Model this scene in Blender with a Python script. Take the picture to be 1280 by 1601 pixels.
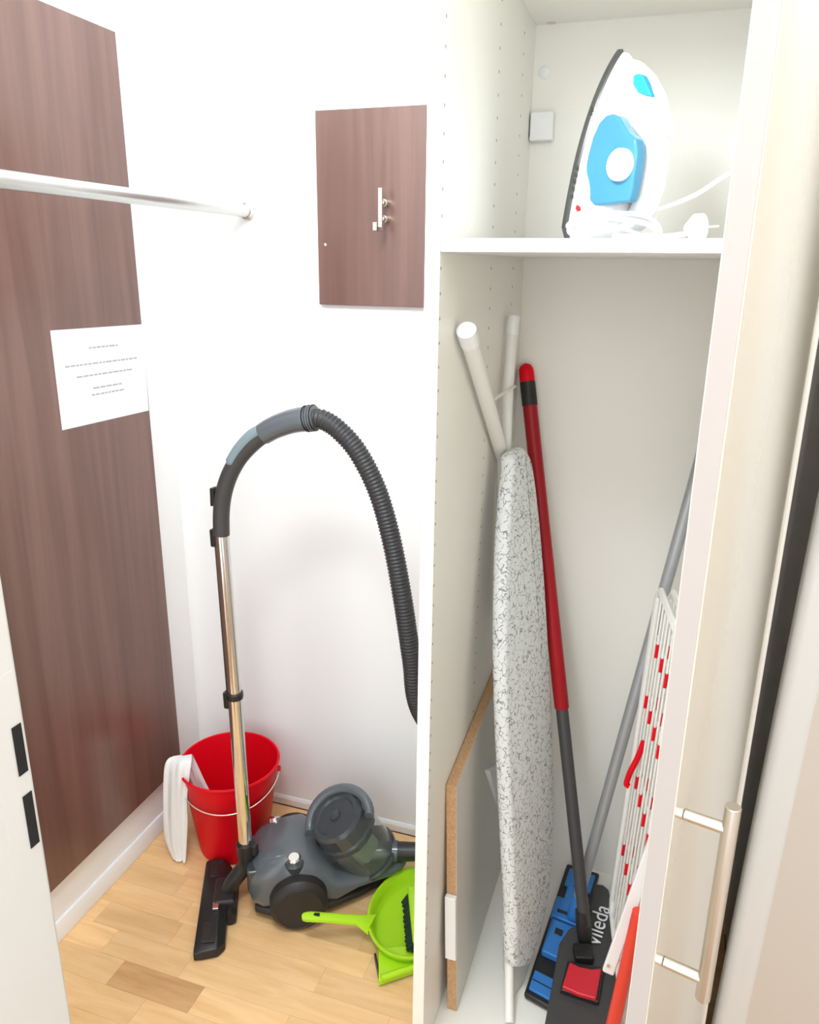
import bpy, bmesh, math, random
from mathutils import Vector, Matrix
random.seed(7)
for o in list(bpy.data.objects): bpy.data.objects.remove(o)
SC = bpy.context.scene
COL = SC.collection
# ------------------------------------------------------------------ camera
CAM_POS = Vector((0.0, 0.0, 1.455)); FPX = 1220.0
yaw, pitch, roll = (math.radians(v) for v in (18.443, 17.526, 0.659))
Fw = Vector((-math.sin(yaw)*math.cos(pitch), math.cos(yaw)*math.cos(pitch), -math.sin(pitch)))
Rt = Vector((math.cos(yaw), math.sin(yaw), 0)); Up = Rt.cross(Fw)
Rt, Up = Rt*math.cos(roll)+Up*math.sin(roll), Up*math.cos(roll)-Rt*math.sin(roll)
cd = bpy.data.cameras.new('camera'); cam = bpy.data.objects.new('camera', cd); COL.objects.link(cam)
cd.sensor_fit = 'HORIZONTAL'; cd.sensor_width = 36; cd.lens = 36*FPX/1280; cd.clip_start = .02
cam.matrix_world = Matrix(((Rt.x, Up.x, -Fw.x, CAM_POS.x), (Rt.y, Up.y, -Fw.y, CAM_POS.y), (Rt.z, Up.z, -Fw.z, CAM_POS.z), (0, 0, 0, 1)))
SC.camera = cam
# ------------------------------------------------------------------ light
w = bpy.data.worlds.new('world'); SC.world = w; w.use_nodes = True
w.node_tree.nodes['Background'].inputs[0].default_value = (.90, .955, 1, 1)
w.node_tree.nodes['Background'].inputs[1].default_value = 0.72
def light(name, kind, loc, energy, color=(1, 1, 1), **kw):
    d = bpy.data.lights.new(name, kind); d.energy = energy; d.color = color
    for k, v in kw.items(): setattr(d, k, v)
    o = bpy.data.objects.new(name, d); COL.objects.link(o); o.location = loc
    return o
light('ceiling_bulb', 'POINT', (-.45, .45, 2.05), 14.5, (.88, .95, 1), shadow_soft_size=.14)
light('rear_fill', 'POINT', (.05, -1.25, 1.95), 7, (1, .97, .93), shadow_soft_size=.35)  # fill light added behind the camera to brighten the wardrobe and right-hand trim
vs = SC.view_settings
vs.view_transform = 'Standard'; vs.look = 'None'; vs.gamma = 1; vs.use_curve_mapping = False; vs.exposure = 1.74

# ------------------------------------------------------------------ helpers
def ray(px, py):
    return Rt*((px-640)/FPX) - Up*((py-800.5)/FPX) + Fw
def at(px, py, X=None, Y=None, Z=None):
    d = ray(px, py)
    i, v = (0, X) if X is not None else (1, Y) if Y is not None else (2, Z)
    return CAM_POS + d*((v-CAM_POS[i])/d[i])
def atp(px, py, P, n):
    d = ray(px, py); return CAM_POS + d*((Vector(P)-CAM_POS).dot(n)/d.dot(n))
WL = {}
class MB:
    def __init__(s): s.v = []; s.f = []
    def add(s, vs, fs):
        b = len(s.v); s.v += [Vector(v) for v in vs]; s.f += [tuple(i+b for i in f) for f in fs]; return s
    def box(s, lo, hi):
        (a, b, c), (d, e, f) = lo, hi
        return s.add([(a,b,c),(d,b,c),(d,e,c),(a,e,c),(a,b,f),(d,b,f),(d,e,f),(a,e,f)],
                     [(3,2,1,0),(4,5,6,7),(0,1,5,4),(1,2,6,5),(2,3,7,6),(3,0,4,7)])
    def obox(s, c, ax, ay, az):          # oriented box: centre and three half-axis vectors
        c, ax, ay, az = map(Vector, (c, ax, ay, az))
        vs = [c+ax*i+ay*j+az*k for k in (-1,1) for (i,j) in ((-1,-1),(1,-1),(1,1),(-1,1))]
        return s.add(vs, [(3,2,1,0),(4,5,6,7),(0,1,5,4),(1,2,6,5),(2,3,7,6),(3,0,4,7)])
    def prism(s, pts, off):              # polygon extruded by a vector
        off = Vector(off); n = len(pts); p = [Vector(q) for q in pts]
        return s.add(p+[q+off for q in p], [tuple(range(n-1,-1,-1)), tuple(range(n,2*n))]+[(i,(i+1)%n,n+(i+1)%n,n+i) for i in range(n)])
    def loft(s, rings, cap=True, closed=True):
        n = len(rings[0]); vs = [Vector(q) for r in rings for q in r]; fs = []
        for k in range(len(rings)-1):
            for i in range(n if closed else n-1):
                j = (i+1) % n
                fs.append((k*n+i, k*n+j, (k+1)*n+j, (k+1)*n+i))
        if cap:
            fs.append(tuple(range(n-1,-1,-1))); fs.append(tuple((len(rings)-1)*n+i for i in range(n)))
        return s.add(vs, fs)
    def tube(s, path, r, seg=16, cap=True, squash=None):
        P = [Vector(p) for p in path]; n = len(P)
        R = [r]*n if isinstance(r, (int, float)) else r
        T = [(P[min(i+1,n-1)]-P[max(i-1,0)]).normalized() for i in range(n)]
        ref = Vector((0,1,0)) if abs(T[0].y) < .8 else Vector((1,0,0))
        N = (ref-T[0]*ref.dot(T[0])).normalized(); rings = []
        for i in range(n):
            N = (N-T[i]*N.dot(T[i])).normalized(); B = T[i].cross(N)
            q = squash or (1, 1)
            rings.append([P[i]+(N*math.cos(a)*q[0]+B*math.sin(a)*q[1])*R[i] for a in (2*math.pi*k/seg for k in range(seg))])
        return s.loft(rings, cap)
    def lathe(s, prof, c, ax=(0,0,1), seg=32, cap=True):   # prof: (radius, along)
        c = Vector(c); ax = Vector(ax).normalized()
        u = (Vector((1,0,0)) if abs(ax.x) < .8 else Vector((0,1,0))); u = (u-ax*u.dot(ax)).normalized(); v = ax.cross(u)
        return s.loft([[c+ax*h+(u*math.cos(a)+v*math.sin(a))*r for a in (2*math.pi*k/seg for k in range(seg))] for r, h in prof], cap)
    def build(s, name, mat, parent=None, loc=None, bevel=0, seg=2, angle=35, smooth=True, solid=0, sub=0):
        if parent is not None: base = WL[parent]
        elif loc is not None: base = Vector(loc)
        else:
            xs = [v.x for v in s.v]; ys = [v.y for v in s.v]; zs = [v.z for v in s.v]
            base = Vector(((min(xs)+max(xs))/2, (min(ys)+max(ys))/2, min(zs)))
        me = bpy.data.meshes.new(name); me.from_pydata([tuple(v-base) for v in s.v], [], s.f)
        bm = bmesh.new(); bm.from_mesh(me); bmesh.ops.recalc_face_normals(bm, faces=bm.faces); bm.to_mesh(me); bm.free()
        if smooth:
            me.polygons.foreach_set('use_smooth', [True]*len(me.polygons)); me.set_sharp_from_angle(angle=math.radians(angle))
        me.materials.append(mat)
        o = bpy.data.objects.new(name, me); COL.objects.link(o)
        if parent is not None: o.parent = parent; WL[o] = base.copy()
        else: o.location = base; WL[o] = base.copy()
        if solid:
            m = o.modifiers.new('solid', 'SOLIDIFY'); m.thickness = solid; m.offset = 0
        if bevel:
            m = o.modifiers.new('bevel', 'BEVEL'); m.width = bevel; m.segments = seg; m.limit_method = 'ANGLE'; m.angle_limit = math.radians(30); m.harden_normals = True
        if sub:
            m = o.modifiers.new('sub', 'SUBSURF'); m.levels = sub; m.render_levels = sub
        return o
def tag(o, label, cat, group=None):
    o['label'] = label; o['category'] = cat
    if group: o['group'] = group
    return o
def structure(o, label=None):
    o['kind'] = 'structure'
    if label: o['label'] = label
    return o
def thing(name, loc, label, cat):
    o = bpy.data.objects.new(name, None); COL.objects.link(o); o.location = loc; o.empty_display_size = .05
    WL[o] = Vector(loc); return tag(o, label, cat)
def copy_part(src, parent, name=None):
    c = src.copy(); COL.objects.link(c); c.parent = parent; return c
def bez(pts, n=60):                      # Catmull-Rom through the points
    P = [Vector(p) for p in pts]; P = [P[0]*2-P[1]]+P+[P[-1]*2-P[-2]]; out = []
    m = len(P)-3
    for i in range(m):
        a, b, c, d = P[i:i+4]
        for k in range(n//m):
            t = k/(n//m); out.append(.5*((2*b)+(c-a)*t+(2*a-5*b+4*c-d)*t*t+(3*b-a-3*c+d)*t**3))
    out.append(P[-2]); return out

# ------------------------------------------------------------------ materials
def mat(name, col, rough=.5, metal=0, spec=.5, coat=0, trans=0, ior=1.45, bump=None, var=None):
    m = bpy.data.materials.new(name); m.use_nodes = True; nt = m.node_tree; b = nt.nodes['Principled BSDF']
    b.inputs['Base Color'].default_value = (*col, 1); b.inputs['Roughness'].default_value = rough
    b.inputs['Metallic'].default_value = metal; b.inputs['Specular IOR Level'].default_value = spec
    b.inputs['Coat Weight'].default_value = coat; b.inputs['Coat Roughness'].default_value = .08
    b.inputs['Transmission Weight'].default_value = trans; b.inputs['IOR'].default_value = ior
    tc = nt.nodes.new('ShaderNodeTexCoord')
    nz = nt.nodes.new('ShaderNodeTexNoise'); nz.inputs['Scale'].default_value = (bump[0] if bump else 18); nz.inputs['Detail'].default_value = 4
    nt.links.new(tc.outputs['Object'], nz.inputs['Vector'])
    v = .04 if var is None else var
    mx = nt.nodes.new('ShaderNodeMix'); mx.data_type = 'RGBA'
    mx.inputs[6].default_value = (*[c*(1-v) for c in col], 1); mx.inputs[7].default_value = (*[min(1, c*(1+v)) for c in col], 1)
    nt.links.new(nz.outputs['Fac'], mx.inputs[0]); nt.links.new(mx.outputs[2], b.inputs['Base Color'])
    if bump:
        bp = nt.nodes.new('ShaderNodeBump'); bp.inputs['Strength'].default_value = bump[1]; bp.inputs['Distance'].default_value = .002
        nt.links.new(nz.outputs['Fac'], bp.inputs['Height']); nt.links.new(bp.outputs['Normal'], b.inputs['Normal'])
    return m
def wood(name, c1, c2, scale, rough, coat=0, random_tone=0, coord='Object', spec=.5):
    m = bpy.data.materials.new(name); m.use_nodes = True; nt = m.node_tree; N = nt.nodes; L = nt.links; b = N['Principled BSDF']
    if coord == 'Object':
        src = N.new('ShaderNodeTexCoord').outputs['Object']
    else:
        src = N.new('ShaderNodeNewGeometry').outputs['Position']
    mp = N.new('ShaderNodeMapping'); mp.inputs['Scale'].default_value = scale; L.new(src, mp.inputs['Vector'])
    oi = N.new('ShaderNodeObjectInfo')
    if random_tone:
        vm = N.new('ShaderNodeVectorMath'); vm.operation = 'MULTIPLY_ADD'
        cb = N.new('ShaderNodeCombineXYZ'); L.new(oi.outputs['Random'], cb.inputs[0]); L.new(oi.outputs['Random'], cb.inputs[1])
        L.new(cb.outputs[0], vm.inputs[0]); vm.inputs[1].default_value = (37, 53, 0); L.new(mp.outputs[0], vm.inputs[2]); vec = vm.outputs[0]
    else: vec = mp.outputs[0]
    n1 = N.new('ShaderNodeTexNoise'); n1.inputs['Scale'].default_value = 1; n1.inputs['Detail'].default_value = 6; n1.inputs['Roughness'].default_value = .6; n1.inputs['Distortion'].default_value = .6
    L.new(vec, n1.inputs['Vector'])
    rp = N.new('ShaderNodeValToRGB'); rp.color_ramp.elements[0].position = .3; rp.color_ramp.elements[1].position = .72
    rp.color_ramp.elements[0].color = (*c1, 1); rp.color_ramp.elements[1].color = (*c2, 1)
    L.new(n1.outputs['Fac'], rp.inputs['Fac'])
    hs = N.new('ShaderNodeHueSaturation'); L.new(rp.outputs['Color'], hs.inputs['Color'])
    if random_tone:
        mr = N.new('ShaderNodeMapRange'); mr.inputs['To Min'].default_value = 1-random_tone; mr.inputs['To Max'].default_value = 1+random_tone*.6
        L.new(oi.outputs['Random'], mr.inputs['Value']); L.new(mr.outputs[0], hs.inputs['Value'])
    L.new(hs.outputs['Color'], b.inputs['Base Color'])
    b.inputs['Roughness'].default_value = rough; b.inputs['Coat Weight'].default_value = coat; b.inputs['Coat Roughness'].default_value = .12; b.inputs['Specular IOR Level'].default_value = spec
    return m
WHITE = mat('wall_paint', (.92, .92, .918), .7, bump=(140, .04), var=.01)
TRIMW = mat('white_trim', (.87, .865, .85), .35, var=.01)
BEIGE = mat('beige_paint', (.78, .71, .64), .6, bump=(120, .04), var=.01)
MELA = mat('white_melamine', (.885, .86, .795), .38, bump=(300, .03), var=.01)
MELAE = mat('white_edge_band', (.86, .855, .85), .35, var=.01)
DOORG = mat('gloss_cream_lacquer', (.66, .63, .52), .14, coat=.6, var=.01)
DOORE = mat('door_edge_lacquer', (.43, .38, .35), .6, spec=.2, var=.01)
BROWN = wood('dark_wood_laminate', (.122, .056, .041), (.205, .108, .086), (20, 20, .9), .30, coat=.0, spec=.75)
FLOORM = wood('oak_strip', (.75, .45, .195), (.89, .595, .305), (5, 42, 1), .38, random_tone=.13, coord='pos')
FLOORD = wood('dark_oak_strip', (.50, .27, .105), (.68, .41, .19), (5, 42, 1), .38, coord='pos')
FLOORB = mat('floor_joint', (.34, .19, .09), .7)
CHROME = mat('polished_chrome', (.80, .78, .75), .10, metal=1, var=.01)
SATIN = mat('brushed_steel', (.66, .62, .56), .28, metal=1, var=.02)
ALU = mat('rail_aluminium', (.62, .62, .60), .30, metal=1, var=.01)
PAPER = mat('paper', (.88, .89, .91), .8, var=.005)
INK = mat('grey_ink', (.42, .42, .44), .8)
HOLE = mat('hole_shadow', (.36, .35, .32), .9)
BLACKH = mat('dark_opening', (.012, .011, .011), .9)
RED = mat('red_plastic', (.76, .002, .012), .42, spec=.2, var=.03)
REDP = mat('red_lacquered_tube', (.36, .010, .016), .4, spec=.3, var=.03)
REDO = mat('orange_red_plastic', (.78, .055, .03), .4, var=.03)
DGREY = mat('charcoal_tube', (.055, .053, .052), .42, var=.05)
BLACK = mat('black_plastic', (.018, .017, .017), .36, var=.08)
BLACKR = mat('matte_black_plastic', (.022, .019, .018), .5, var=.08)
VGREY = mat('slate_grey_plastic', (.105, .118, .13), .25, coat=.3, var=.04)
VGREY2 = mat('dark_slate_plastic', (.05, .056, .062), .25, coat=.3, var=.04)
INLAY = mat('pale_blue_grey_rubber', (.21, .28, .30), .5, var=.03)
HOSEM = mat('hose_plastic', (.035, .035, .037), .38, var=.05)
CLEAR = mat('smoky_clear_plastic', (.86, .90, .86), .06, trans=.95, ior=1.15, var=.02)
DUST = mat('grey_filter', (.24, .28, .23), .7, bump=(60, .5), var=.3)
GREEN = mat('lime_plastic', (.40, .70, .012), .38, var=.03)
BRIST = mat('dark_bristle', (.012, .03, .022), .8, bump=(200, .6), var=.3)
CLOTH = mat('white_cotton', (.84, .84, .83), .9, bump=(260, .5), var=.03)
WTUBE = mat('white_powder_coat', (.82, .80, .75), .4, var=.02)
GTUBE = mat('silver_grey_tube', (.42, .43, .44), .35, metal=.35, var=.03)
WPLAS = mat('white_plastic', (.86, .86, .86), .35, var=.01)
SOLE = mat('dark_soleplate', (.11, .11, .105), .3, metal=.5, var=.05)
TANK = mat('blue_water_tank', (.060, .27, .44), .15, coat=.3, var=.10)
BLUEB = mat('blue_button', (.03, .38, .80), .3, var=.05)
BLUEP = mat('blue_clip_plastic', (.035, .20, .56), .38, var=.08)
REDB = mat('red_button', (.62, .02, .035), .35, var=.03)
CHIP = mat('raw_chipboard', (.55, .33, .17), .9, bump=(220, 1.0), var=.35)
GREYBRD = mat('loose_board_melamine', (.66, .64, .59), .45, var=.01)
def cover_material():
    m = bpy.data.materials.new('squiggle_cotton'); m.use_nodes = True; nt = m.node_tree; N = nt.nodes; L = nt.links; b = N['Principled BSDF']
    tc = N.new('ShaderNodeTexCoord')
    nz = N.new('ShaderNodeTexNoise'); nz.inputs['Scale'].default_value = 45; L.new(tc.outputs['Object'], nz.inputs['Vector'])
    mx = N.new('ShaderNodeMix'); mx.data_type = 'VECTOR'; mx.inputs[0].default_value = .035
    L.new(tc.outputs['Object'], mx.inputs[4]); L.new(nz.outputs['Color'], mx.inputs[5])
    vo = N.new('ShaderNodeTexVoronoi'); vo.feature = 'DISTANCE_TO_EDGE'; vo.inputs['Scale'].default_value = 75; L.new(mx.outputs[1], vo.inputs['Vector'])
    lt = N.new('ShaderNodeMapRange'); lt.inputs['From Min'].default_value = .02; lt.inputs['From Max'].default_value = .075; lt.inputs['To Min'].default_value = 1; lt.inputs['To Max'].default_value = 0
    L.new(vo.outputs['Distance'], lt.inputs['Value'])
    n2 = N.new('ShaderNodeTexNoise'); n2.inputs['Scale'].default_value = 110; L.new(tc.outputs['Object'], n2.inputs['Vector'])
    gt = N.new('ShaderNodeMapRange'); gt.inputs['From Min'].default_value = .42; gt.inputs['From Max'].default_value = .52; L.new(n2.outputs['Fac'], gt.inputs['Value'])
    mu = N.new('ShaderNodeMath'); mu.operation = 'MULTIPLY'; L.new(lt.outputs[0], mu.inputs[0]); L.new(gt.outputs[0], mu.inputs[1])
    cm = N.new('ShaderNodeMix'); cm.data_type = 'RGBA'; cm.inputs[6].default_value = (.74, .75, .73, 1); cm.inputs[7].default_value = (.22, .23, .23, 1)
    L.new(mu.outputs[0], cm.inputs[0]); L.new(cm.outputs[2], b.inputs['Base Color']); b.inputs['Roughness'].default_value = .75
    return m
COVER = cover_material()

# ------------------------------------------------------------------ room
XL, YB, XR, ZC = -1.181, 1.656, .250, 2.55
fl = structure(MB().box((XL-.05, -.9, -.06), (.95, YB+.05, -.003)).build('floor', FLOORB, loc=(0, 0, -.06), smooth=False), 'oak strip laminate floor with staggered joints')
unit = bpy.data.meshes.new('plank'); 
bm = bmesh.new(); bmesh.ops.create_cube(bm, size=1); bm.to_mesh(unit); bm.free(); unit.materials.append(FLOORM)
unit_d = unit.copy(); unit_d.materials.clear(); unit_d.materials.append(FLOORD)
y = YB-.012; row = 0; W = .064
while y > .25:
    x = XL+.002-random.random()*.3
    XE = XR if y > 1.16 else .42
    while x < XE:
        ln = random.choice((.20, .28, .36, .46)); x0 = max(x, XL+.002); x1 = min(x+ln, XE)
        if x1-x0 > .01:
            p = bpy.data.objects.new('plank', unit); COL.objects.link(p); p.parent = fl
            dk = at(250, 1540, Z=0)
            if x0 < dk.x < x1 and y-W < dk.y < y: p.data = unit_d
            p.scale = (x1-x0-.0004, W-.0004, .006); p.location = ((x0+x1)/2, y-W/2, .06-.003)
        x += ln
    y -= W; row += 1
structure(MB().box((XL-.1, .18, -.06), (XL, YB+.1, ZC)).build('wall_left', WHITE, smooth=False), 'white painted left wall')
structure(MB().box((XL, YB, -.06), (XR+.1, YB+.1, ZC)).build('wall_back', WHITE, smooth=False), 'white painted back wall')
structure(MB().box((XR, 1.162, -.06), (XR+.1, YB, ZC)).build('wall_right', BEIGE, smooth=False), 'beige painted wall beside the wardrobe')
structure(MB().box((XL-.1, .18, ZC), (XR+.1, YB+.1, ZC+.1)).build('ceiling', WHITE, smooth=False), 'white ceiling')
def baseboard(name, prof, a, b, label):
    m = MB(); m.loft([[Vector(a)+Vector(p) for p in prof], [Vector(b)+Vector(p) for p in prof]])
    structure(m.build(name, TRIMW, bevel=.002), label)
baseboard('baseboard_left', [(0,0,0),(.014,0,0),(.014,0,.030),(.007,0,.046),(0,0,.046)], (XL, .42, 0), (XL, YB-.014, 0), 'white baseboard under the dark panel')
baseboard('baseboard_back', [(0,0,0),(0,-.009,0),(0,-.009,.020),(0,-.004,.028),(0,0,.028)], (XL+.014, YB, 0), (-.33, YB, 0), 'white baseboard along the back wall')
# door frame the camera looks through
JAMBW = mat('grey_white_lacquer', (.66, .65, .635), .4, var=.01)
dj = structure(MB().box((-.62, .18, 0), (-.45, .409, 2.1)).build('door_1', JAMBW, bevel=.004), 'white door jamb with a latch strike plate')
MB().box((-.452, .376, .97), (-.4498, .4045, 1.16)).build('strike_plate', JAMBW, dj, smooth=False)
for z0, z1 in ((1.072, 1.115), (1.004, 1.053)):
    MB().box((-.4495, .3945, z0), (-.4489, .4035, z1)).build('strike_hole', BLACKH, dj, smooth=False)
structure(MB().box((-.74, .18, 0), (-.62, .36, 2.1)).build('wall_front', WHITE, smooth=False), 'white wall beside the door opening')
t_lo, t_hi = at(1113, 1601, Y=1.12), at(1274, 801, Y=1.12); ln_ = (t_hi.x-t_lo.x)/(t_hi.z-t_lo.z)
def post(x0, x1, y0, y1, name, mt, bev, label):
    bx0 = t_lo.x+.004-ln_*t_lo.z; r0_ = [Vector((bx0+x0, y0, 0)), Vector((bx0+x1, y0, 0)), Vector((bx0+x1, y1, 0)), Vector((bx0+x0, y1, 0))]
    structure(MB().prism(r0_, (ln_*2.2, 0, 2.2)).build(name, mt, bevel=bev, seg=4), label)
post(0, .055, 1.120, 1.165, 'trim_1', TRIMW, .016, 'white rounded upright edge beside the open wardrobe door')
post(.044, .75, 1.1215, 1.160, 'trim_2', BEIGE, .002, 'beige upright panel at the right edge')
structure(MB().box((.42, -.55, -.003), (.52, 1.12, 2.55)).build('light_block_wall', BEIGE, smooth=False), 'unseen beige wall added to limit side light on the wardrobe door')  # added out of view, blocks world light from the right of the door

# ------------------------------------------------------------------ left wall panel + paper
tag(MB().box((XL+.0005, .30, .143), (XL+.016, 1.541, 1.908)).build('dark_wood_panel', BROWN, bevel=.0012),
    'large dark brown glossy wood panel covering the left wall', 'panel')
xp = XL+.0163
pp = thing('paper_notice', (xp, 1.4, 1.12), 'white sheet of paper with printed lines stuck to the dark panel', 'notice')
c4 = [Vector((xp, 1.257, 1.326)), Vector((xp, 1.541, 1.320)), Vector((xp, 1.537, 1.122)), Vector((xp, 1.256, 1.128))]
MB().prism(c4, (.0006, 0, 0)).build('sheet', PAPER, pp, smooth=False)
def sheet_pt(u, v): 
    a = c4[0].lerp(c4[1], u); b = c4[3].lerp(c4[2], u); return a.lerp(b, v)
for (u0, u1, v) in ((.36,.68,.205),(.10,.90,.37),(.20,.83,.49),(.36,.69,.63),(.34,.71,.70)):
    m = MB(); u = u0
    while u < u1-.01:
        wd = min(random.uniform(.025, .07), u1-u); hv = .009
        q = [sheet_pt(u, v-hv), sheet_pt(u+wd, v-hv), sheet_pt(u+wd, v+hv), sheet_pt(u, v+hv)]
        m.prism([p+Vector((.0006,0,0)) for p in q], (.0002, 0, 0)); u += wd+.009
    m.build('text_line', INK, pp, smooth=False)

# ------------------------------------------------------------------ hanging rail
r0 = at(388, 330.5, Y=YB); 
rail = thing('hanging_rail', (r0.x, YB, r0.z), 'silver metal clothes rail ending at the back wall', 'rail')
MB().tube([(r0.x, YB-.006, r0.z), (r0.x, .37, r0.z)], .0135, 24).build('rod', ALU, rail)
MB().lathe([(.015, 0), (.018, .001), (.018, .010), (.0145, .012)], (r0.x, YB, r0.z), (0, -1, 0), 24).build('end_socket', SATIN, rail)

# ------------------------------------------------------------------ small brown panel + hook
bp = thing('wall_panel', (-.641, YB, 1.37), 'small upright dark brown wood panel on the back wall', 'panel')
MB().box((-.764, YB-.017, 1.370), (-.518, YB-.0003, 1.760)).build('board', BROWN, bp, bevel=.001)
s0 = at(508, 383, Y=YB-.017)
MB().lathe([(.0035, 0), (.0035, .001), (.002, .0015)], s0, (0, -1, 0), 12).build('screw_cap', SATIN, bp)
hk = thing('coat_hook', (-.606, YB-.017, 1.52), 'brushed steel bar hook on the small brown panel', 'hook')
hx = -.6045; hy = 1.602
MB().box((hx-.0045, hy-.004, 1.522), (hx+.0045, hy+.004, 1.605)).build('bar', SATIN, hk, bevel=.0012)
for z in (1.578, 1.5465):
    MB().lathe([(.0062, 0), (.0062, .012), (.0078, .0135), (.0078, YB-.017-hy-.004)], (hx, hy+.004, z), (0, 1, 0), 20).build('post', SATIN, hk)
MB().box((hx-.0045, hy-.032, 1.5215), (hx+.0045, hy-.004, 1.530)).box((hx-.0045, hy-.034, 1.5215), (hx+.0045, hy-.026, 1.538)).build('arm', SATIN, hk, bevel=.001)

# ------------------------------------------------------------------ wardrobe
XO, XI, XRI, XRO, YC, YK = -.3234, -.3027, .136, .154, 1.02, 1.600
ZF, ZS, ZT = .07, 1.489, 1.872
wd = thing('wardrobe', (-.08, 1.3, 0), 'white narrow wardrobe with an open glossy door and one shelf', 'wardrobe')
MB().box((XO, YC, 0), (XI, YK+.012, ZT+.019)).build('side_panel', MELA, wd, bevel=.0008)
MB().box((XRI, YC, 0), (XRO, YK+.012, ZT+.019)).build('side_panel', MELA, wd, bevel=.0008)
MB().box((XI, YC, ZT), (XRI, YK+.012, ZT+.019)).build('top_panel', MELA, wd, bevel=.0008)
MB().box((XI, YC, ZF-.019), (XRI, YK, ZF)).build('bottom_panel', MELA, wd, bevel=.0008)
MB().box((XI, YC+.03, 0), (XRI, YC+.045, ZF-.019)).build('plinth', MELA, wd, bevel=.0008)
MB().box((XI, YK, ZF-.019), (XRI, YK+.006, ZT)).build('back_panel', MELA, wd, smooth=False)
MB().box((XI+.0005, YC+.001, ZS-.0165), (XRI-.0005, YK-.002, ZS)).build('shelf', MELAE, wd, bevel=.0006)
hm = MB()
for yy in (at(697, 50, X=XI).y, at(781, 90, X=XI).y, at(818, 90, X=XI).y):
    z = .30
    while z < ZT-.03:
        hm.lathe([(.0024, 0), (.0024, .0003)], (XI, yy, z), (1, 0, 0), 8); z += .032
hs_ = hm.build('peg_holes', HOLE, wd, smooth=False); hs_['kind'] = 'stuff'
a_, b_ = at(825, 178, Y=YK), at(862, 222, Y=YK)
MB().box((XI+.002, YK-.022, b_.z), (b_.x+.004, YK-.0005, a_.z)).build('wall_fixing_cover', WPLAS, wd, bevel=.003)
c_ = at(851, 113, Y=YK); MB().lathe([(.011, 0), (.011, .002), (.008, .004)], c_, (0, -1, 0), 20).build('screw_cap', WPLAS, wd)
c_ = at(862, 36, Z=ZT); MB().lathe([(.008, 0), (.008, .0006)], c_, (0, 0, -1), 16).build('cam_lock', SATIN, wd)
# door
A = Vector((.036, .53, 0)); B = Vector((.150, 1.018, 0)); dt = (B-A).normalized(); dn = Vector((dt.y, -dt.x, 0)); LD = (B-A).length; TH = .017
door = MB().obox(A+dt*LD/2-dn*TH/2+Vector((0, 0, (ZT+.06)/2+.01)), dt*LD/2, dn*TH/2, Vector((0, 0, (ZT+.015-.06)/2))).build('door', DOORG, wd, bevel=.0012)
MB().obox(A-dt*.0004-dn*TH/2+Vector((0, 0, (ZT+.06)/2+.01)), dt*.0005, dn*(TH/2-.0012), Vector((0, 0, (ZT+.015-.06)/2-.001))).build('edge_band', DOORE, door, smooth=False)
hz0, hz1, ht = 1.036, .884, .042
def hp(t, off, z): return A+dt*t+dn*off+Vector((0, 0, z))
m = MB(); m.tube([hp(ht, .035, hz0+.022), hp(ht, .035, hz1-.020)], .0062, 20)
for z in (hz0, hz1): m.tube([hp(ht, 0, z), hp(ht, .032, z)], .0048, 16)
m.build('handle', SATIN, door, bevel=.0008)

# ------------------------------------------------------------------ iron on the shelf
ph = math.radians(37); ln = math.radians(8)
h_ = Vector((math.cos(ph), -math.sin(ph), 0)); q_ = Vector((-math.sin(ph), -math.cos(ph), 0))     # away from the sole; towards the viewer
IL = (h_*math.sin(ln)+Vector((0, 0, math.cos(ln)))); IH = (h_*math.cos(ln)-Vector((0, 0, math.sin(ln))))
tip = at(966, 77, Y=1.305); ILEN = (tip.z-ZS-.004)/IL.z
IO = tip-IL*ILEN                                    # heel end of the sole plane, on the shelf
iron = thing('steam_iron', (IO.x+.04, IO.y, ZS), 'white and blue steam iron standing on its heel on the shelf', 'iron')
def ip(l, h, w_): return IO+IL*l+IH*h+q_*w_
def sw(l):                                          # sole half width along its length
    t = min(max(l/ILEN, 0), 1); return (.056*(1-t**2.8)**.85)*(1 if t > .06 else .80+.20*t/.06)
def outline(scale, l0, l1, h, n=22):
    a = [];
    for k in range(n+1):
        l = l0+(l1-l0)*(1-(1-k/n)**1.6); a.append((l, sw(ILEN*((l-l0)/(l1-l0)))*scale))
    return [ip(l, h, w_) for l, w_ in a]+[ip(l, h, -w_) for l, w_ in reversed(a[:-1])]
MB().loft([outline(.96, .004, ILEN-.003, -.002), outline(1, .002, ILEN, 0), outline(1, .002, ILEN, .009), outline(.97, .003, ILEN-.003, .011)]).build('soleplate', SOLE, iron, angle=50)
body = MB().loft([outline(.96, .003, ILEN-.004, .0105), outline(.97, .0045, ILEN-.006, .022), outline(.93, .007, ILEN-.02, .040), outline(.86, .010, ILEN-.05, .058), outline(.70, .013, ILEN-.085, .074), outline(.45, .017, ILEN-.11, .084), outline(.2, .026, ILEN-.13, .087)]).build('body', WPLAS, iron, angle=60)
hpth = bez([ip(.030, .060, 0), ip(.036, .082, 0), ip(.050, .100, 0), ip(.085, .108, 0), ip(.135, .106, 0), ip(.160, .094, 0), ip(.176, .070, 0), ip(.182, .045, 0)], 42)
MB().tube(hpth, [.016+.004*math.sin(k/len(hpth)*math.pi) for k in range(len(hpth))], 18, squash=(1.15, .9)).build('handle', WPLAS, iron)
def on_side(pts, w_): return [atp(x, y_, ip(0, 0, w_), q_) for x, y_ in pts]
tk = on_side([(957,177),(946,180),(935,192),(925,215),(917,245),(912,275),(911,298),(916,312),(928,322),(952,320),(982,315),(987,296),(991,270),(995,240),(993,216),(982,208),(974,196),(967,182)], .0505)
MB().prism(tk, -q_*.020).build('water_tank', TANK, iron, bevel=.004, seg=3)
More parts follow.
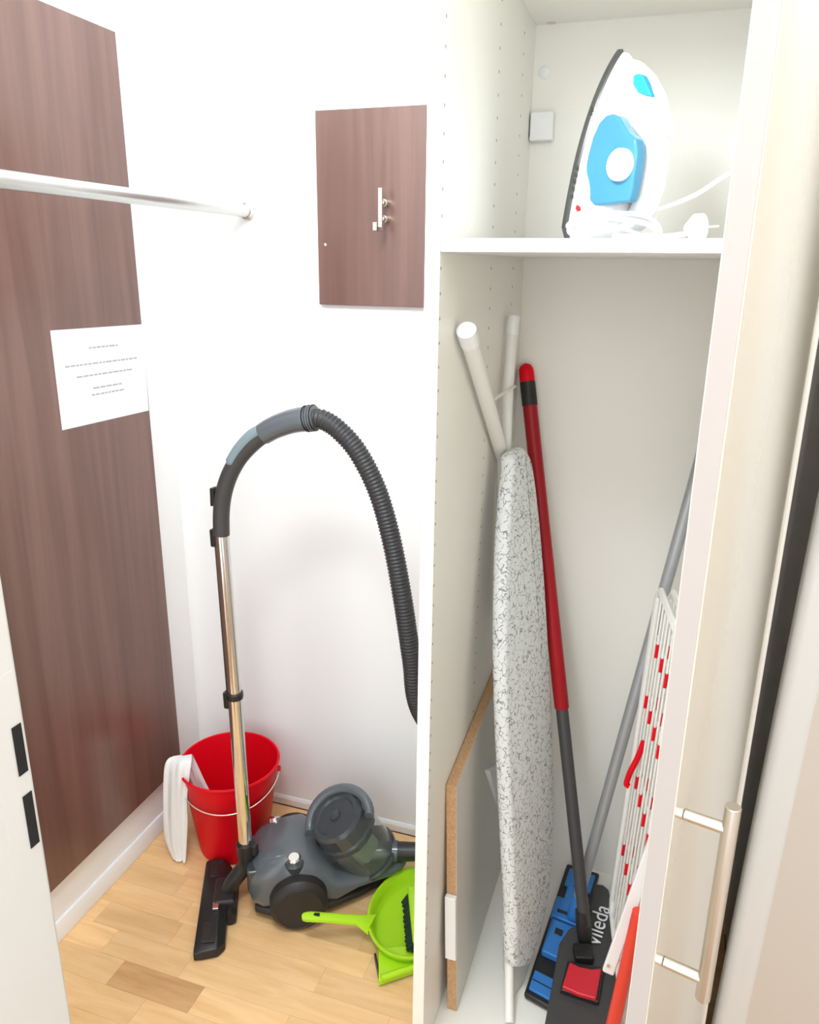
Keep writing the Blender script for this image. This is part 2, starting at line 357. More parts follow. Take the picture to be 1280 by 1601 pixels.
dc = on_side([(972, 258)], .050)[0]
MB().lathe([(.0215, 0), (.0215, .008), (.019, .0105), (.012, .011)], dc, q_, 28).build('steam_dial', WPLAS, iron)
fh = on_side([(970,86),(984,93),(1003,112),(1019,142),(1028,180),(1024,212),(1000,222),(978,200),(955,172),(948,140)], .019)
MB().prism(fh, -q_*.038).build('front_housing', WPLAS, iron, bevel=.010, seg=4)
sp = on_side([(989,117),(997,114),(1004,118),(1010,130),(1016,145),(1018,151),(1008,150),(996,145),(988,132)], .022)
MB().prism(sp, -q_*.012).build('spray_button', BLUEB, iron, bevel=.003)
th = on_side([(1016,184),(1036,186),(1040,200),(1036,212),(1020,213)], .012)
MB().prism(th, -q_*.024).build('steam_trigger', WPLAS, iron, bevel=.003)
for x, y_, wx, hy_ in ((902,262,2,3),(900,273,2,3),(898,283,2,3),(896,295,2,3),(894,307,2,3),(926,171,2,4),(924,177,2,4)):
    MB().prism(on_side([(x-wx,y_-hy_),(x+wx,y_-hy_),(x+wx,y_+hy_),(x-wx,y_+hy_)], .0545), q_*.0012).build('printed_mark', DGREY, iron, smooth=False)
MB().prism(on_side([(902,320),(907,323),(908,329),(903,331),(900,326)], .0535), q_*.001).build('red_dot', REDB, iron, smooth=False)
c0 = [at(1150, 266, Y=1.33), at(1125, 280, Y=1.325), at(1090, 303, Y=1.31), at(1050, 320, Y=1.29), at(1010, 332, Y=1.25), at(965, 347, Y=1.215), at(915, 356, Y=1.20), at(888, 354, Y=1.215), at(905, 342, Y=1.22), at(950, 335, Y=1.215), at(1000, 336, Y=1.22), at(1025, 350, Y=1.24), at(1030, 366, Y=1.25), at(1000, 366, Y=1.235), at(940, 350, Y=1.20), at(893, 364, Y=1.195), at(900, 350, Y=1.20), at(960, 342, Y=1.205), at(1015, 352, Y=1.22), at(1020, 368, Y=1.22), at(960, 369, Y=1.20), at(1030, 370, Y=1.20), at(1072, 366, Y=1.20)]
c0 = [Vector((p.x, p.y, max(p.z, ZS+.0045))) for p in c0]
MB().tube(bez(c0, 230), .0036, 10).build('power_cord', WPLAS, iron)
pl = at(1085, 352, Y=1.20)
m = MB(); m.lathe([(.006, -.012), (.012, -.006), (.0185, 0), (.0185, .012), (.016, .014)], (pl.x, pl.y, ZS+.019), (.55, .2, .05), 20)
m.build('plug', WPLAS, iron)
m = MB()
for s in (-1, 1): 
    d = Vector((.55, .2, .05)).normalized(); m.tube([Vector((pl.x, pl.y, ZS+.019+s*.0))+d*.013+Vector((-.2, .55, 0))*.017*s, Vector((pl.x, pl.y, ZS+.019))+d*.030+Vector((-.2, .55, 0))*.017*s], .0023, 8)
m.build('plug_pins', SATIN, iron)

# ------------------------------------------------------------------ loose board leaning in the wardrobe
lb = thing('loose_shelf_board', (-.28, 1.3, ZF), 'loose white board with raw chipboard edges leaning inside the wardrobe', 'board')
f0 = Vector((-.287, 1.13, ZF+.001)); f1 = Vector((-.3015, 1.125, .586)); k1 = Vector((-.3015, 1.56, .630)); k0 = Vector((-.287, 1.57, ZF+.001))
tn = Vector((.0185, 0, .0006))
MB().prism([f0+Vector((.0185,.0005,0)), f1+Vector((.0175,.0005,-.0005)), k1+Vector((.0175,-.0005,-.0005)), k0+Vector((.0185,-.0005,0))], (.0008, 0, 0)).build('face', GREYBRD, lb, smooth=False)
MB().prism([f0, f1, k1, k0], (.018, 0, 0)).build('core', CHIP, lb, smooth=False)
fa = f0.lerp(f1, .265); fb = f0.lerp(f1, .545)
MB().prism([fa+Vector((-.001,-.012,0)), fb+Vector((-.001,-.012,0)), fb+Vector((-.001,0,0)), fa+Vector((-.001,0,0))], (.021, 0, 0)).build('edge_cleat', WPLAS, lb, bevel=.002)
ck = [at(x, y_, X=-.2825) for x, y_ in ((755,1203),(779,1192),(789,1250),(772,1266))]
ck = [Vector((p.x, min(p.y, 1.59), p.z)) for p in ck]
MB().prism([p+Vector((.0006,0,0)) for p in ck], (.014, 0, 0)).build('corner_block', WPLAS, lb, bevel=.0015)

# ------------------------------------------------------------------ ironing board
Bb = Vector((-.158, 1.185, ZF)); Tt = Vector((-.247, 1.385, 1.145))
iv = (Tt-Bb).normalized(); iu = Vector((.27, .963, 0)); iu = (iu-iv*iu.dot(iv)).normalized(); inn = iu.cross(iv).normalized()
if inn.x < 0: inn = -inn
ib = thing('ironing_board', (Bb.x, Bb.y, ZF), 'folded ironing board with grey squiggle pattern cover standing in the wardrobe', 'ironing board')
lft = [(812,700),(801,705),(794,716),(789,736),(785,770),(782,810),(779,860),(777,930),(776,1000),(777,1080),(780,1170),(784,1260),(788,1350),(792,1430),(797,1490),(806,1512)]
rgt = [(818,1513),(829,1506),(842,1470),(853,1425),(861,1375),(865,1310),(866,1230),(864,1150),(861,1080),(857,1000),(853,930),(848,860),(842,795),(836,745),(830,715),(822,702)]
def smooth_closed(p, n=3):
    out = []; N_ = len(p)
    for i in range(N_):
        a, b, c, d = p[i-1], p[i], p[(i+1) % N_], p[(i+2) % N_]
        for k in range(n):
            t = k/n; out.append(.5*((2*b)+(c-a)*t+(2*a-5*b+4*c-d)*t*t+(3*b-a-3*c+d)*t**3))
    return out
op = smooth_closed([atp(x+(11 if 3 <= i <= 13 else 6 if i < 15 else 0), y_, Bb, inn) for i, (x, y_) in enumerate(lft+rgt)]); cen = sum(op, Vector())/len(op)
def inset(d, dep):
    out = []
    for i, p in enumerate(op):
        t_ = (op[(i+1) % len(op)]-op[i-1]).normalized(); nrm = t_.cross(inn)
        if nrm.dot(p-cen) > 0: nrm = -nrm
        out.append(p+nrm*d+inn*dep)
    return out
m = MB(); m.loft([inset(.012, -.026), inset(.004, -.025), inset(0, -.020), inset(-.001, -.010), inset(.002, -.003), inset(.007, .0015), inset(.012, .0025)])
m.build('cover', COVER, ib, angle=60)
# bare base plate end and foot reaching the wardrobe floor
pb = [atp(x, y_, Bb-inn*.022, inn) for x, y_ in ((793,1440),(796,1520),(798,1600),(812,1596),(824,1545),(834,1490),(830,1440))]
pb = [Vector((p.x, p.y, max(p.z, ZF+.004))) for p in pb]
MB().prism(pb, -inn*.012).build('base_plate', WTUBE, ib, bevel=.002)
fo = [atp(797, 1470, Bb-inn*.03, inn)]; ft_ = at(796, 1598, Z=ZF+.009)
MB().tube([fo[0]-iu*.005, Vector((ft_.x, ft_.y, ZF+.009))], .009, 14).build('end_foot', WTUBE, ib)
e1 = at(729, 517, X=XI+.018); e2 = at(803, 497, X=XI+.016)
jn = at(783, 705, X=-.287)
jb = jn+Vector((.012, .03, -.35))
MB().tube([e1, e1.lerp(jn, .5), jn, jn+(jn-e1)*.1, jb], .0128, 16).build('leg', WTUBE, ib)
MB().tube([e2, e2.lerp(jn, .5)+Vector((0,.006,0)), jn+Vector((.006, .012, .0)), jb+Vector((.0, .02, 0))], .0105, 16).build('leg', WTUBE, ib)
for e, d, r in ((e1, (jn-e1), .0145), (e2, (jn-e2), .0115)):
    d.normalize(); MB().lathe([(r*.7, -.006), (r, -.002), (r, .030), (r*.9, .032)], e, d, 18).build('end_cap', WPLAS, ib)
MB().tube([at(768, 628, X=XI+.026), at(790, 612, X=XI+.026), at(805, 604, X=XI+.026)], .0028, 10).build('brace_wire', WTUBE, ib)

# ------------------------------------------------------------------ mops
ma = thing('flat_mop', (-.09, 1.39, ZF), 'silver-poled flat mop with a black and blue clip head on the wardrobe floor', 'mop')
hA = [Vector((-.150, 1.198, ZF+.004)), Vector((-.082, 1.179, ZF+.004)), Vector((-.040, 1.575, ZF+.004)), Vector((-.118, 1.582, ZF+.004))]
def hpt(c, u, v, z): return c[0].lerp(c[1], u).lerp(c[3].lerp(c[2], u), v)+Vector((0, 0, z))
def slab(c, u0, u1, v0, v1, z0, z1, name, mt, par, bevel=.003, corner=.0):
    q = [(u0,v0),(u1,v0),(u1,v1),(u0,v1)]
    return MB().prism([hpt(c, u, v, z0) for u, v in q], (0, 0, z1-z0)).build(name, mt, par, bevel=bevel, seg=3)
pa = slab(hA, 0, 1, 0, 1, 0, .014, 'head_plate', BLACK, ma, .005)
slab(hA, .10, .92, .03, .15, .0135, .020, 'clip', BLUEP, ma, .002); slab(hA, .12, .90, .085, .091, .0195, .0207, 'clip_slot', BLACK, ma, 0)
slab(hA, .12, .78, .26, .50, .0135, .030, 'hinge_block', BLUEP, ma, .004)
slab(hA, .05, .85, .52, .68, .0135, .028, 'hinge_wing', BLUEP, ma, .004)
slab(hA, .25, .75, .66, .80, .0135, .024, 'hinge_neck', BLUEP, ma, .004)
slab(hA, .14, .42, .80, .95, .0135, .021, 'clip', BLUEP, ma, .002); slab(hA, .62, .92, .80, .95, .0135, .021, 'clip', BLUEP, ma, .002)
slab(hA, .32, .55, .40, .44, .0295, .032, 'slot', BLACK, ma, .0005); slab(hA, .20, .50, .56, .58, .0275, .030, 'slot', BLACK, ma, .0005)
pT = at(1075, 790, Y=1.50); pM = at(922, 1340, Y=1.42); dr = (pT-pM).normalized()
pB = pM-dr*((pM.z-ZF-.045)/dr.z); pE = pT+dr*.20
MB().tube([pB, pE], .0115, 18).build('pole', GTUBE, ma)
MB().lathe([(.0135, 0), (.0150, .01), (.0150, .05), (.012, .055)], pB-dr*.012, dr, 18).build('pole_socket', BLUEP, ma)
mb_ = thing('spray_mop', (-.03, 1.35, ZF), 'red and charcoal handled flat mop with a dark head and red pedal', 'mop')
hB = [at(850, 1612, Z=ZF+.040), at(968, 1612, Z=ZF+.040), at(955, 1393, Z=ZF+.050), at(893, 1375, Z=ZF+.050)]
pb_ = MB().prism([hpt(hB, u, v, 0) for u, v in ((0,0),(1,0),(1,.80),(.93,.97),(.80,1),(.62,.99),(.52,.84),(.46,.70),(.12,.60),(0,.5))], (0, 0, .012)).build('head_plate', DGREY, mb_, bevel=.004, seg=3)
rp_ = [at(x, y_, Z=ZF+.062) for x, y_ in ((890,1509),(905,1517),(925,1521),(940,1519),(931,1567),(905,1560),(878,1548))]
MB().prism(rp_, (0, 0, .010)).build('foot_pedal', REDB, mb_, bevel=.003, seg=3)
rp2 = [at(x, y_, Z=ZF+.055) for x, y_ in ((887,1507),(945,1519),(935,1573),(875,1553))]
MB().prism(rp2, (0, 0, .010)).build('pedal_frame', BLACK, mb_, bevel=.002)
jt = at(913, 1455, Z=ZF+.085)
m = MB(); m.lathe([(.010, -.03), (.0145, -.02), (.016, 0), (.0155, .025), (.0135, .045)], jt, (-.2, .15, 1), 20)
m.build('swivel_joint', BLACK, mb_)
yk = at(911, 1495, Z=ZF+.058)
MB().obox(yk+Vector((0, 0, .006)), (.018, .005, 0), (-.005, .018, 0), (0, 0, .010)).build('yoke', BLACK, mb_, bevel=.004)
tT = at(822, 575, Y=1.582); tJ = jt+Vector((0, 0, .015)); dh = (tT-tJ); dl = dh.length; dh.normalize()
def along(px, py):          # nearest parameter on the handle for a pixel
    best = min(range(0, 1001), key=lambda k: ((lambda P: ((640+FPX*((P-CAM_POS).dot(Rt))/((P-CAM_POS).dot(Fw))-px)**2+(800.5-FPX*((P-CAM_POS).dot(Up))/((P-CAM_POS).dot(Fw))-py)**2))(tJ+dh*dl*k/1000)))
    return dl*best/1000
k1_, k2_, k3_ = along(877, 1106), along(829, 634), along(823, 597)
MB().tube([tJ, tJ+dh*(k1_+.01)], .0125, 18).build('lower_tube', DGREY, mb_)
MB().tube([tJ+dh*(k1_-.002), tJ+dh*k1_, tJ+dh*(k1_+.3), tJ+dh*k2_], [.0135, .0148, .0148, .0145], 18).build('upper_tube', REDP, mb_)
MB().tube([tJ+dh*k2_, tJ+dh*k3_], .0155, 18).build('grip_band', BLACKR, mb_)
MB().lathe([(.0152, 0), (.0152, .018), (.0145, .026), (.011, .033), (.004, .037)], tJ+dh*k3_, dh, 20).build('end_cap', RED, mb_)
# white lettering on the dark head
fc = bpy.data.curves.new('lettering', 'FONT'); fc.body = 'vileda'; fc.size = .030; fc.extrude = .0004; fc.align_x = 'LEFT'
fo_ = bpy.data.objects.new('tmp_text', fc); COL.objects.link(fo_)
dg = bpy.context.evaluated_depsgraph_get(); tm = bpy.data.meshes.new_from_object(fo_.evaluated_get(dg)); bpy.data.objects.remove(fo_)
t0 = at(937, 1480, Z=ZF+.0640); t1 = at(954, 1420, Z=ZF+.0640)
tx = (t1-t0); wid = max(v.co.x for v in tm.vertices); sc_ = tx.length/wid; tx.normalize(); ty = Vector((0, 0, 1)).cross(tx)
m = MB(); m.add([t0+tx*v.co.x*sc_+ty*v.co.y*sc_+Vector((0, 0, v.co.z)) for v in tm.vertices], [tuple(p.vertices) for p in tm.polygons])
lt = m.build('lettering', WPLAS, pb_, smooth=False)

# ------------------------------------------------------------------ folded drying rack
dr_ = thing('drying_rack', (.04, 1.3, ZF), 'folded white wire drying rack with red clips behind the wardrobe door', 'drying rack')
def rk(y_, z, layer=0): return Vector((.043+.030*(z-ZF)-.17*(y_-1.10)+layer, y_, z))
zlo, zhi, ya, yb = .16, .90, 1.12, 1.40
for lay in (0, .022):
    fr = [rk(ya, zlo+.02, lay), rk(ya, zhi-.02, lay), rk(ya+.02, zhi, lay), rk(yb-.02, zhi, lay), rk(yb, zhi-.02, lay), rk(yb, zlo+.02, lay), rk(yb-.02, zlo, lay), rk(ya+.02, zlo, lay), rk(ya, zlo+.02, lay)]
    MB().tube(fr, .0062, 12, cap=False).build('frame', WTUBE, dr_)
wire0 = None
for lay in (0, .022):
    for k in range(9):
        yy = ya+.035+k*(yb-ya-.07)/8
        MB().tube([rk(yy, zlo, lay), rk(yy, zhi, lay)], .0019, 8).build('wire', WTUBE, dr_)
        for j, zz in enumerate((.34, .52, .68, .80)):
            if (k+j) % 2 == 0:
                MB().tube([rk(yy, zz-.013, lay), rk(yy, zz+.013, lay)], .0031, 10).build('clip', RED, dr_)
for zz in (.34, .52, .68, .80):
    MB().tube([rk(ya, zz, .011), rk(yb, zz, .011)], .0032, 10).build('cross_bar', WTUBE, dr_)
b0 = at(950, 1522, Y=1.10); b1 = at(1030, 1290, Y=1.10)
MB().prism([b0+Vector((-.010,0,0)), b0+Vector((.010,0,-.004)), b1+Vector((.012,0,0)), b1+Vector((-.008,0,0))], (0, .010, 0)).build('hinge_strap', WPLAS, dr_, bevel=.003)
sc0 = at(951, 1510, Y=1.099); MB().lathe([(.003, 0), (.003, .0015)], sc0, (0, -1, 0), 12).build('rivet', SATIN, dr_)
l0 = at(950, 1640, Y=1.09); l1 = at(998, 1425, Y=1.09)
l0 = l0+(l1-l0)*max(0, (ZF+.016-l0.z)/(l1.z-l0.z))
MB().tube([l0, l1], [.013, .010], 16).build('red_leg', REDO, dr_)
hk0 = [at(x, y_, Y=1.33) for x, y_ in ((1006,1160),(997,1184),(986,1205),(981,1218),(979,1226),(983,1229))]
MB().tube(bez(hk0, 20), .0055, 10).build('side_hook', RED, dr_)

# ------------------------------------------------------------------ bucket and cloth
bc = Vector((-.966, 1.472, 0)); RB, RT, HB = .088, .122, .252
bk = thing('bucket', bc, 'red plastic bucket with a wire handle by the back wall', 'bucket')
MB().lathe([(RB-.012, .004), (RB-.004, 0), (RB, .003), (RB+.004, .03), (RB+(RT-RB)*.72, .185), (RB+(RT-RB)*.74+.002, .188), (RT-.002, HB-.010), (RT+.003, HB-.008), (RT+.005, HB-.003), (RT+.003, HB), (RT-.001, HB-.001), (RT-.004, HB-.012), (RB+.001, .012), (0.001, .008)], bc, (0, 0, 1), 56, cap=False).build('shell', RED, bk, angle=40)
m = MB(); base_n = 40
m.lathe([(RB-.013, .006), (.001, .006)], bc, (0, 0, 1), 40, cap=True); m.build('base', RED, bk)
ha = math.radians(20)
hp0 = bc+Vector((math.cos(ha), math.sin(ha), 0))*(RT+.001)+Vector((0, 0, HB-.028)); hp1 = bc-Vector((math.cos(ha), math.sin(ha), 0))*(RT+.001)+Vector((0, 0, HB-.028))
fwd_ = Vector((math.sin(ha), -math.cos(ha), 0))
bail = [bc+Vector((0, 0, HB-.028))+(hp0-bc-Vector((0, 0, HB-.028)))*math.cos(t)*1.02+fwd_*math.sin(t)*.118+Vector((0, 0, -.048*math.sin(t))) for t in (math.pi*k/36 for k in range(37))]
MB().tube(bail, .0016, 8).build('bail_handle', SATIN, bk)
for p in (hp0, hp1): MB().lathe([(.008, -.002), (.008, .004), (.005, .006)], p, (p-bc-Vector((0,0,HB-.028))), 14).build('handle_lug', RED, bk)
rows = [((318,1262),1.455,(346,1272),1.47), ((304,1240),1.435,(336,1252),1.455), ((292,1212),1.418,(320,1222),1.450), ((281,1192),1.404,(306,1192),1.445), ((268,1183),1.392,(300,1180),1.425),
        ((259,1192),1.378,(299,1192),1.392), ((256,1215),1.372,(295,1222),1.372), ((255,1250),1.370,(292,1252),1.366), ((255,1285),1.370,(293,1285),1.364), ((257,1312),1.368,(292,1315),1.362), ((265,1336),1.364,(291,1340),1.360), ((274,1353),1.360,(290,1355),1.357)]
Lc = bez([at(*r[0], Y=r[1]) for r in rows], 44); Rc = bez([at(*r[2], Y=r[3]) for r in rows], 44)
nu, nv = 18, len(Lc); G = []; m = MB()
for j in range(nv):
    t = j/(nv-1)
    for i in range(nu):
        u = i/(nu-1); p = Lc[j].lerp(Rc[j], u)
        amp = .0045 if t > .4 else .002
        p = p+Vector((.35, -.9, .1))*(amp*math.sin(u*9+t*5)+.5*amp*math.sin(u*19-t*9)+.006*math.sin(u*math.pi)*(t > .42))
        p.z = max(p.z, .008); G.append(p)
m.add(G, [(j*nu+i, j*nu+i+1, (j+1)*nu+i+1, (j+1)*nu+i) for j in range(nv-1) for i in range(nu-1)])
tag(m.build('cleaning_cloth', CLOTH, angle=180, solid=.003, sub=1), 'white cotton cloth draped over the rim of the red bucket', 'cloth')

# ------------------------------------------------------------------ vacuum cleaner
hd = math.radians(30); va = Vector((math.cos(hd), math.sin(hd), 0)); vb = Vector((-math.sin(hd), math.cos(hd), 0)); vz = Vector((0, 0, 1))
Nw = Vector((-.680, 1.277, .066)); VO = Vector((Nw.x, Nw.y, 0))+vb*.112
vc = thing('vacuum_cleaner', VO, 'grey bagless vacuum cleaner with chrome wand, black hose and clear dust bin', 'vacuum cleaner')
def vp(a, b, z): return VO+va*a+vb*b+vz*z
def sect(a, hw, z0, z1, n=28, e=.62, b0=0):
    out = []
    for k in range(n):
        t = 2*math.pi*k/n; c, s = math.cos(t), math.sin(t)
        out.append(vp(a, b0+hw*math.copysign(abs(c)**e, c), (z0+z1)/2+(z1-z0)/2*math.copysign(abs(s)**e, s)))
    return out
MB().loft([sect(-.112, .050, .045, .10), sect(-.104, .074, .03, .128), sect(-.08, .090, .02, .152), sect(-.03, .097, .018, .170), sect(.02, .099, .018, .172), sect(.05, .095, .018, .150), sect(.09, .088, .018, .092), sect(.14, .080, .047, .078), sect(.21, .062, .047, .080), sect(.25, .046, .047, .080), sect(.265, .028, .052, .075)], ).build('body', VGREY, vc, angle=60)
MB().loft([sect(-.10, .070, .010, .040), sect(-.06, .094, .010, .042), sect(.05, .100, .010, .040), sect(.14, .072, .010, .036), sect(.22, .035, .012, .034)]).build('chassis', BLACKR, vc, angle=50)
wl = MB().lathe([(.020, .017), (.052, .019), (.060, .015), (.066, .006), (.066, -.030), (.058, -.034)], Nw, -vb, 40).build('wheel', BLACKR, vc, angle=30)
MB().lathe([(.050, .0192), (.052, .0205), (.054, .0192)], Nw, -vb, 40, cap=False).build('rim_ring', BLACK, wl)
Nf = Nw+vb*.224
MB().lathe([(.020, .017), (.052, .019), (.060, .015), (.066, .006), (.066, -.030), (.058, -.034)], Nf, vb, 40).build('wheel', BLACKR, vc, angle=30)
MB().lathe([(.010, -.014), (.016, -.013), (.018, 0), (.018, .01)], vp(.235, 0, .018), vb, 20).build('castor', BLACKR, vc)
# rear bumper pieces, buttons
bt = at(460, 1347, Z=.152)
bs = MB().lathe([(.023, -.03), (.023, .002), (.019, .005)], bt, (.05, -.18, 1), 28).build('button_collar', VGREY2, vc)
MB().lathe([(.0155, 0), (.0155, .013), (.012, .016)], bt, (.05, -.18, 1), 28).build('power_button', CHROME, vc)
MB().lathe([(.014, 0), (.014, .010), (.010, .013)], vp(-.045, .070, .150), vb*.6+vz, 20).build('cord_button', CHROME, vc)
MB().obox(vp(-.100, -.045, .10), va*.014, vb*.022, vz*.030).build('rear_vent', VGREY2, vc, bevel=.006)
MB().obox(vp(-.104, .035, .118), va*.018, vb*.020, vz*.014).build('parking_slot', VGREY, vc, bevel=.005)
# dust container
Cb = at(574, 1338, Z=.085)+Vector((0, .012, 0)); Ct = at(520, 1275, Z=.235)+Vector((0, .005, 0)); cax = (Ct-Cb); cl = cax.length; cax.normalize()
MB().lathe([(.055, -.004), (.066, 0), (.069, .006), (.070, cl*.62), (.067, cl*.62), (.066, .01), (.05, .006)], Cb, cax, 44, cap=False).build('dust_container', CLEAR, vc)
MB().lathe([(.030, .006), (.034, .01), (.036, cl*.35), (.040, cl*.6)], Cb, cax, 30).build('filter_cone', DUST, vc)
MB().lathe([(.071, cl*.60), (.0735, cl*.62), (.0735, cl*.70), (.070, cl*.73), (.066, cl*.92), (.060, cl*.97), (.050, cl*.97), (.046, cl*.94), (.014, cl*.94), (.012, cl*.985), (.004, cl*.99)], Cb, cax, 16).build('container_lid', VGREY2, vc, angle=20)
MB().lathe([(.066, -.012), (.0715, -.008), (.073, .002), (.071, .005)], Cb, cax, 40).build('container_cradle', VGREY2, vc)
side = (Rt-cax*Rt.dot(cax)).normalized(); away = cax.cross(side).normalized()
if away.dot(Fw) < 0: away = -away
arc = []
for k in range(29):
    t = math.pi*(-.05+1.10*k/28)
    arc.append(Cb+cax*(cl*.84+cl*.16*max(0, math.sin(t)))+side*.080*math.cos(t)+away*.066*math.sin(t))
MB().tube(arc, .0115, 14).build('carry_handle', VGREY, vc)
# hose connector + hose
i0 = at(598, 1340, Z=.095); i0 = Vector((i0.x, i0.y+.02, .095)); i1 = i0+Vector((.050, .012, .004))
MB().tube([i0-Vector((.05, .02, 0)), i0, i0+Vector((.03, .008, .002))], [.028, .027, .026], 22).build('inlet_socket', VGREY2, vc)
MB().tube([i0+Vector((.028, .008, .002)), i1, i1+Vector((.03, .006, .004))], [.023, .023, .021], 20).build('hose_connector', BLACK, vc)
YH = 1.30
hp_ = [i1+Vector((.028, .006, .004)), Vector((-.375, i1.y+.01, .125)), Vector((-.352, i1.y-.01, .24)), Vector((-.368, 1.41, .43)), at(655, 1108, Y=1.33), at(643, 1030, Y=1.31), at(629, 935, Y=YH), at(612, 845, Y=YH), at(590, 768, Y=YH), at(560, 708, Y=YH), at(530, 673, Y=YH), at(506, 657, Y=YH), at(488, 654, Y=YH)]
hraw = bez(hp_, 400); acc = [0]
for a, b in zip(hraw, hraw[1:]): acc.append(acc[-1]+(b-a).length)
hpath = []; kk = 0; NR = 180*4
for k in range(NR+1):
    d = acc[-1]*k/NR
    while kk < len(acc)-2 and acc[kk+1] < d: kk += 1
    hpath.append(hraw[kk].lerp(hraw[kk+1], (d-acc[kk])/max(1e-9, acc[kk+1]-acc[kk])))
MB().tube(hpath, [.0180+.0013*math.sin(k*math.pi/2) for k in range(len(hpath))], 18).build('hose', HOSEM, vc, angle=80)
g = [at(x, y_, Y=YH) for x, y_ in ((494,653),(478,655),(455,659),(430,668),(412,678))]
gp = bez(g, 32); n_ = len(gp)
MB().tube(gp, [(.0245 if 2 <= k <= 5 else .0225 if k < 8 else .0235-.0025*(k-8)/(n_-8)) for k in range(n_)], 22).build('hose_collar', VGREY, vc)
m = MB()
for k in (1, 3, 5, 7): m.tube([gp[k], gp[k]+(gp[k+1]-gp[k])*.45], .0252, 22)
m.build('swivel_ribs', BLACK, vc)
g2 = bez([at(x, y_, Y=YH) for x, y_ in ((420,674),(398,690),(376,713),(360,740),(350,770),(346,800),(346,836))], 42)
MB().tube(g2, .0168, 22).build('handle_grip', DGREY, vc)
g3 = bez([at(x, y_, Y=YH-.006) for x, y_ in ((409,672),(392,683),(374,703),(360,726))], 18)
MB().tube(g3, [.008]+[.0125]*(len(g3)-2)+[.009], 14).build('grip_inlay', INLAY, vc)
MB().obox(at(334, 776, Y=YH), (.0045, 0, .0005), (0, .008, 0), (.0005, 0, .019)).build('suction_slider', BLACK, vc, bevel=.002)
w0 = at(346.5, 833, Y=YH); w1 = at(367, 1088, Y=YH); w2 = at(384, 1322, Y=YH+.002)
MB().tube([w0, w1+(w1-w0)*.02], .0145, 24).build('wand_tube', CHROME, vc)
MB().tube([w1, w2], .0155, 24).build('wand_tube', CHROME, vc)
MB().lathe([(.018, -.005), (.0185, 0), (.0185, .008), (.017, .010)], w1, (w0-w1), 24).build('wand_collar', BLACK, vc)
dw = (w0-w1).normalized(); lx = Vector((-1, 0, 0))
MB().obox(w0+lx*.0185-dw*.012, (.0055, 0, 0), (0, .009, 0), dw*.019).build('wand_latch', BLACK, vc, bevel=.003)
MB().obox(w1+lx*.0195-dw*.012, (.006, 0, 0), (0, .009, 0), dw*.020).build('wand_latch', BLACK, vc, bevel=.003)
MB().tube([w0+lx*.0155-dw*.03, w1+lx*.0165], .0036, 10).build('guide_rail', BLACK, vc)
# nozzle
n0 = Vector((-.983, 1.366, 0)); n1 = Vector((-.855, 1.112, 0)); nd = (n1-n0).normalized(); nn = Vector((-nd.y, nd.x, 0)); NL = (n1-n0).length
def npt(u, v, z): return n0+nd*u+nn*v+vz*z
no = MB().loft([[npt(u, 0, z) for u, z in ((.0,.004),(NL,.004),(NL,.020),(NL-.012,.026),(.012,.026),(0,.020))],
                [npt(u, .018, z) for u, z in ((.0,.003),(NL,.003),(NL,.026),(NL-.02,.034),(.02,.034),(0,.026))],
                [npt(u, .050, z) for u, z in ((.004,.003),(NL-.004,.003),(NL-.006,.024),(NL-.045,.040),(.045,.040),(.006,.024))],
                [npt(u, .066, z) for u, z in ((.02,.004),(NL-.02,.004),(NL-.03,.018),(NL-.08,.034),(.08,.034),(.03,.018))]]).build('floor_nozzle', BLACK, vc, bevel=.003)
for u in (.045, NL-.045): MB().obox(npt(u, .03, .033), nd*.028, nn*.014, vz*.004).build('nozzle_pad', BLACKR, no, bevel=.002)
nc = npt(NL*.46, .060, .034)
MB().obox(npt(NL*.46, .058, .030), nd*.042, nn*.026, vz*.020).build('nozzle_housing', BLACKR, vc, bevel=.008, seg=3)
MB().tube([npt(NL*.46+.012-.05, .070, .017), npt(NL*.46+.012+.05, .070, .017)], .016, 18).build('nozzle_roller', BLACKR, vc)
MB().obox(npt(NL*.60, .040, .043), nd*.016, nn*.007, vz*.004).build('nozzle_switch', SATIN, vc, bevel=.002)
MB().tube(bez([nc, nc.lerp(w2, .35)+Vector((0, 0, -.012)), w2+Vector((-.004, 0, -.055)), w2+Vector((-.001, 0, -.02)), w2], 24), .0185, 20).build('nozzle_neck', BLACK, vc)
MB().lathe([(.0205, -.03), (.0215, -.02), (.0215, .008), (.0185, .012)], w2, dw, 22).build('neck_collar', BLACK, vc)
MB().obox(w2+Vector((.024, 0, -.004)), (.006, 0, 0), (0, .008, 0), (0, 0, .014)).build('neck_latch', BLACK, vc, bevel=.003)

# ------------------------------------------------------------------ dustpan and brush
pc_ = Vector((-.432, 1.372, 0)); rx, ry = .104, .136
dp = thing('dustpan', pc_, 'lime green dustpan lying on the floor against the wardrobe side', 'dustpan')
def ell(s, z, n=44): return [pc_+Vector((rx*s*math.cos(2*math.pi*k/n), ry*s*math.sin(2*math.pi*k/n), z)) for k in range(n)]
MB().loft([ell(.80, .003), ell(.84, .001), ell(.90, .008), ell(.965, .030), ell(.985, .040), ell(1.0, .043), ell(1.0, .040), ell(1.02, .042), ell(1.0, .0445), ell(.95, .0425), ell(.92, .030), ell(.86, .012), ell(.80, .0055), ell(.02, .005)][0:5]+[ell(1.02, .0405), ell(1.02, .044), ell(.985, .0445), ell(.945, .040), ell(.90, .025), ell(.84, .009), ell(.78, .0055), ell(.02, .005)], cap=True).build('pan', GREEN, dp, angle=50)
th0 = at(473, 1432, Z=.086); th1 = at(520, 1435, Z=.072); th2 = at(560, 1438, Z=.056); th3 = at(582, 1445, Z=.040)
hr = []
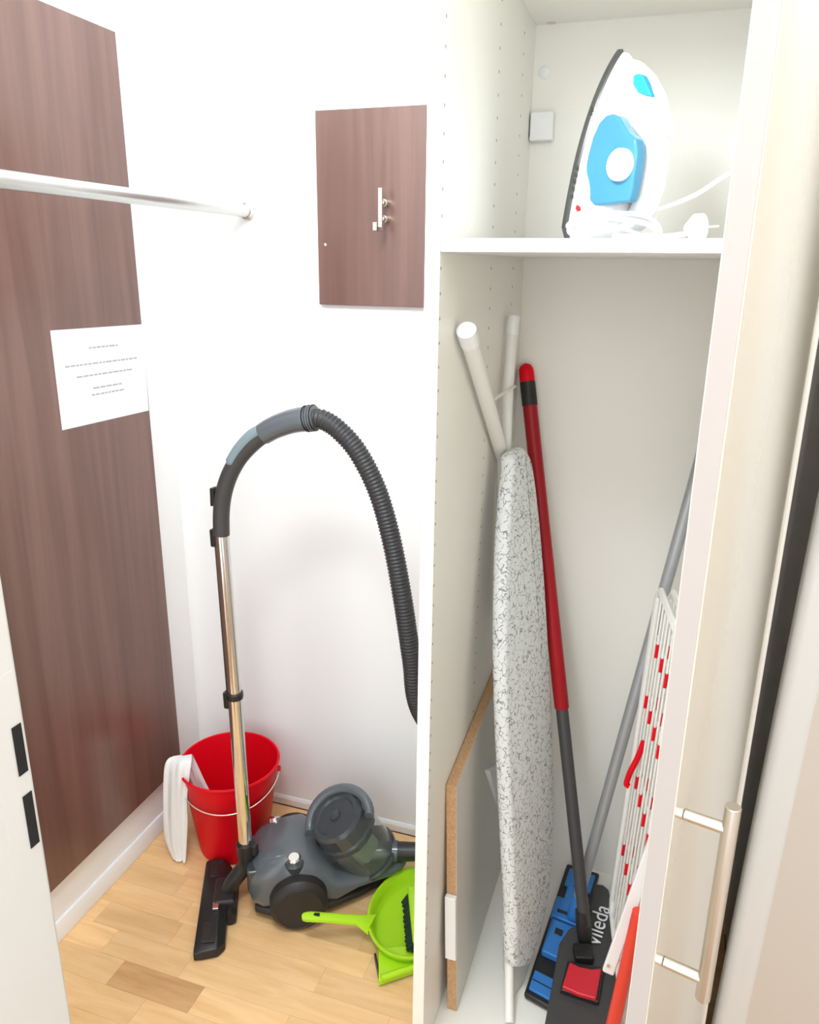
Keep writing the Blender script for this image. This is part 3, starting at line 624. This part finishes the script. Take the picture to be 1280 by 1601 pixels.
for p, hw in ((th0+Vector((-.001,0,0)), .004), (th0.lerp(th1, .06), .010), (th0.lerp(th1, .2), .0125), (th1, .0115), (th2, .013), (th2.lerp(th3, .5), .020), (th3, .028)):
    hr.append([p+Vector((0, hw, -.005)), p+Vector((0, hw, .003)), p+Vector((0, hw*.5, .006)), p+Vector((0, -hw*.5, .006)), p+Vector((0, -hw, .003)), p+Vector((0, -hw, -.005))])
hnd = MB().loft(hr).build('handle', GREEN, dp, bevel=.0015)
sl = th0.lerp(th1, .40); MB().obox(sl+Vector((0, .001, .0056)), (.0105, .0025, 0), (-.001, .0036, 0), (0, 0, .0009)).build('hang_slot', BLACKH, hnd, smooth=False)
lp = [Vector((-.482, 1.262, .006)), Vector((-.452, 1.186, .004)), Vector((-.336, 1.285, .004)), Vector((-.336, 1.33, .006))]
MB().prism(lp, (0, 0, .016)).build('lip', GREEN, dp, bevel=.003)
MB().tube([lp[1]+Vector((.004, .006, .018)), lp[2]+Vector((-.004, -.002, .018))], .007, 12).build('lip_rim', GREEN, dp)
MB().prism([lp[0]+Vector((-.004, -.014, -.003)), lp[1]+Vector((-.004, .012, -.002)), lp[1]+Vector((-.0005, .013, -.002)), lp[0]+Vector((-.0005, -.012, -.003))], (0, 0, .016)).build('rubber_strip', BLACK, dp, smooth=False)
br = thing('hand_brush', (-.42, 1.36, .01), 'lime green hand brush with dark bristles resting in the dustpan', 'brush')
b0 = at(637, 1390, Z=.06); b1 = at(645, 1472, Z=.06); bd = (b1-b0).normalized(); bw = Vector((-bd.y, bd.x, 0)); 
if bw.x < 0: bw = -bw
bl = (b1-b0).length; mid = (b0+b1)/2
MB().obox(mid+bw*.020, bd*bl/2, bw*.020, vz*.008).build('block', GREEN, br, bevel=.004, seg=3)
m = MB(); random.seed(3)
for i in range(17):
    for j in range(5):
        base = mid+bd*(-bl/2+.006+i*(bl-.012)/16)+bw*(.004+j*.008)-vz*.007
        tipp = base+Vector((-.014+.004*j, -.006+random.uniform(-.004, .004), 0))+bd*random.uniform(-.004, .004); tipp.z = .028
        m.tube([base, tipp], [.0036, .0046], 6)
m.build('bristles', BRIST, br, smooth=False)['kind'] = 'stuff'
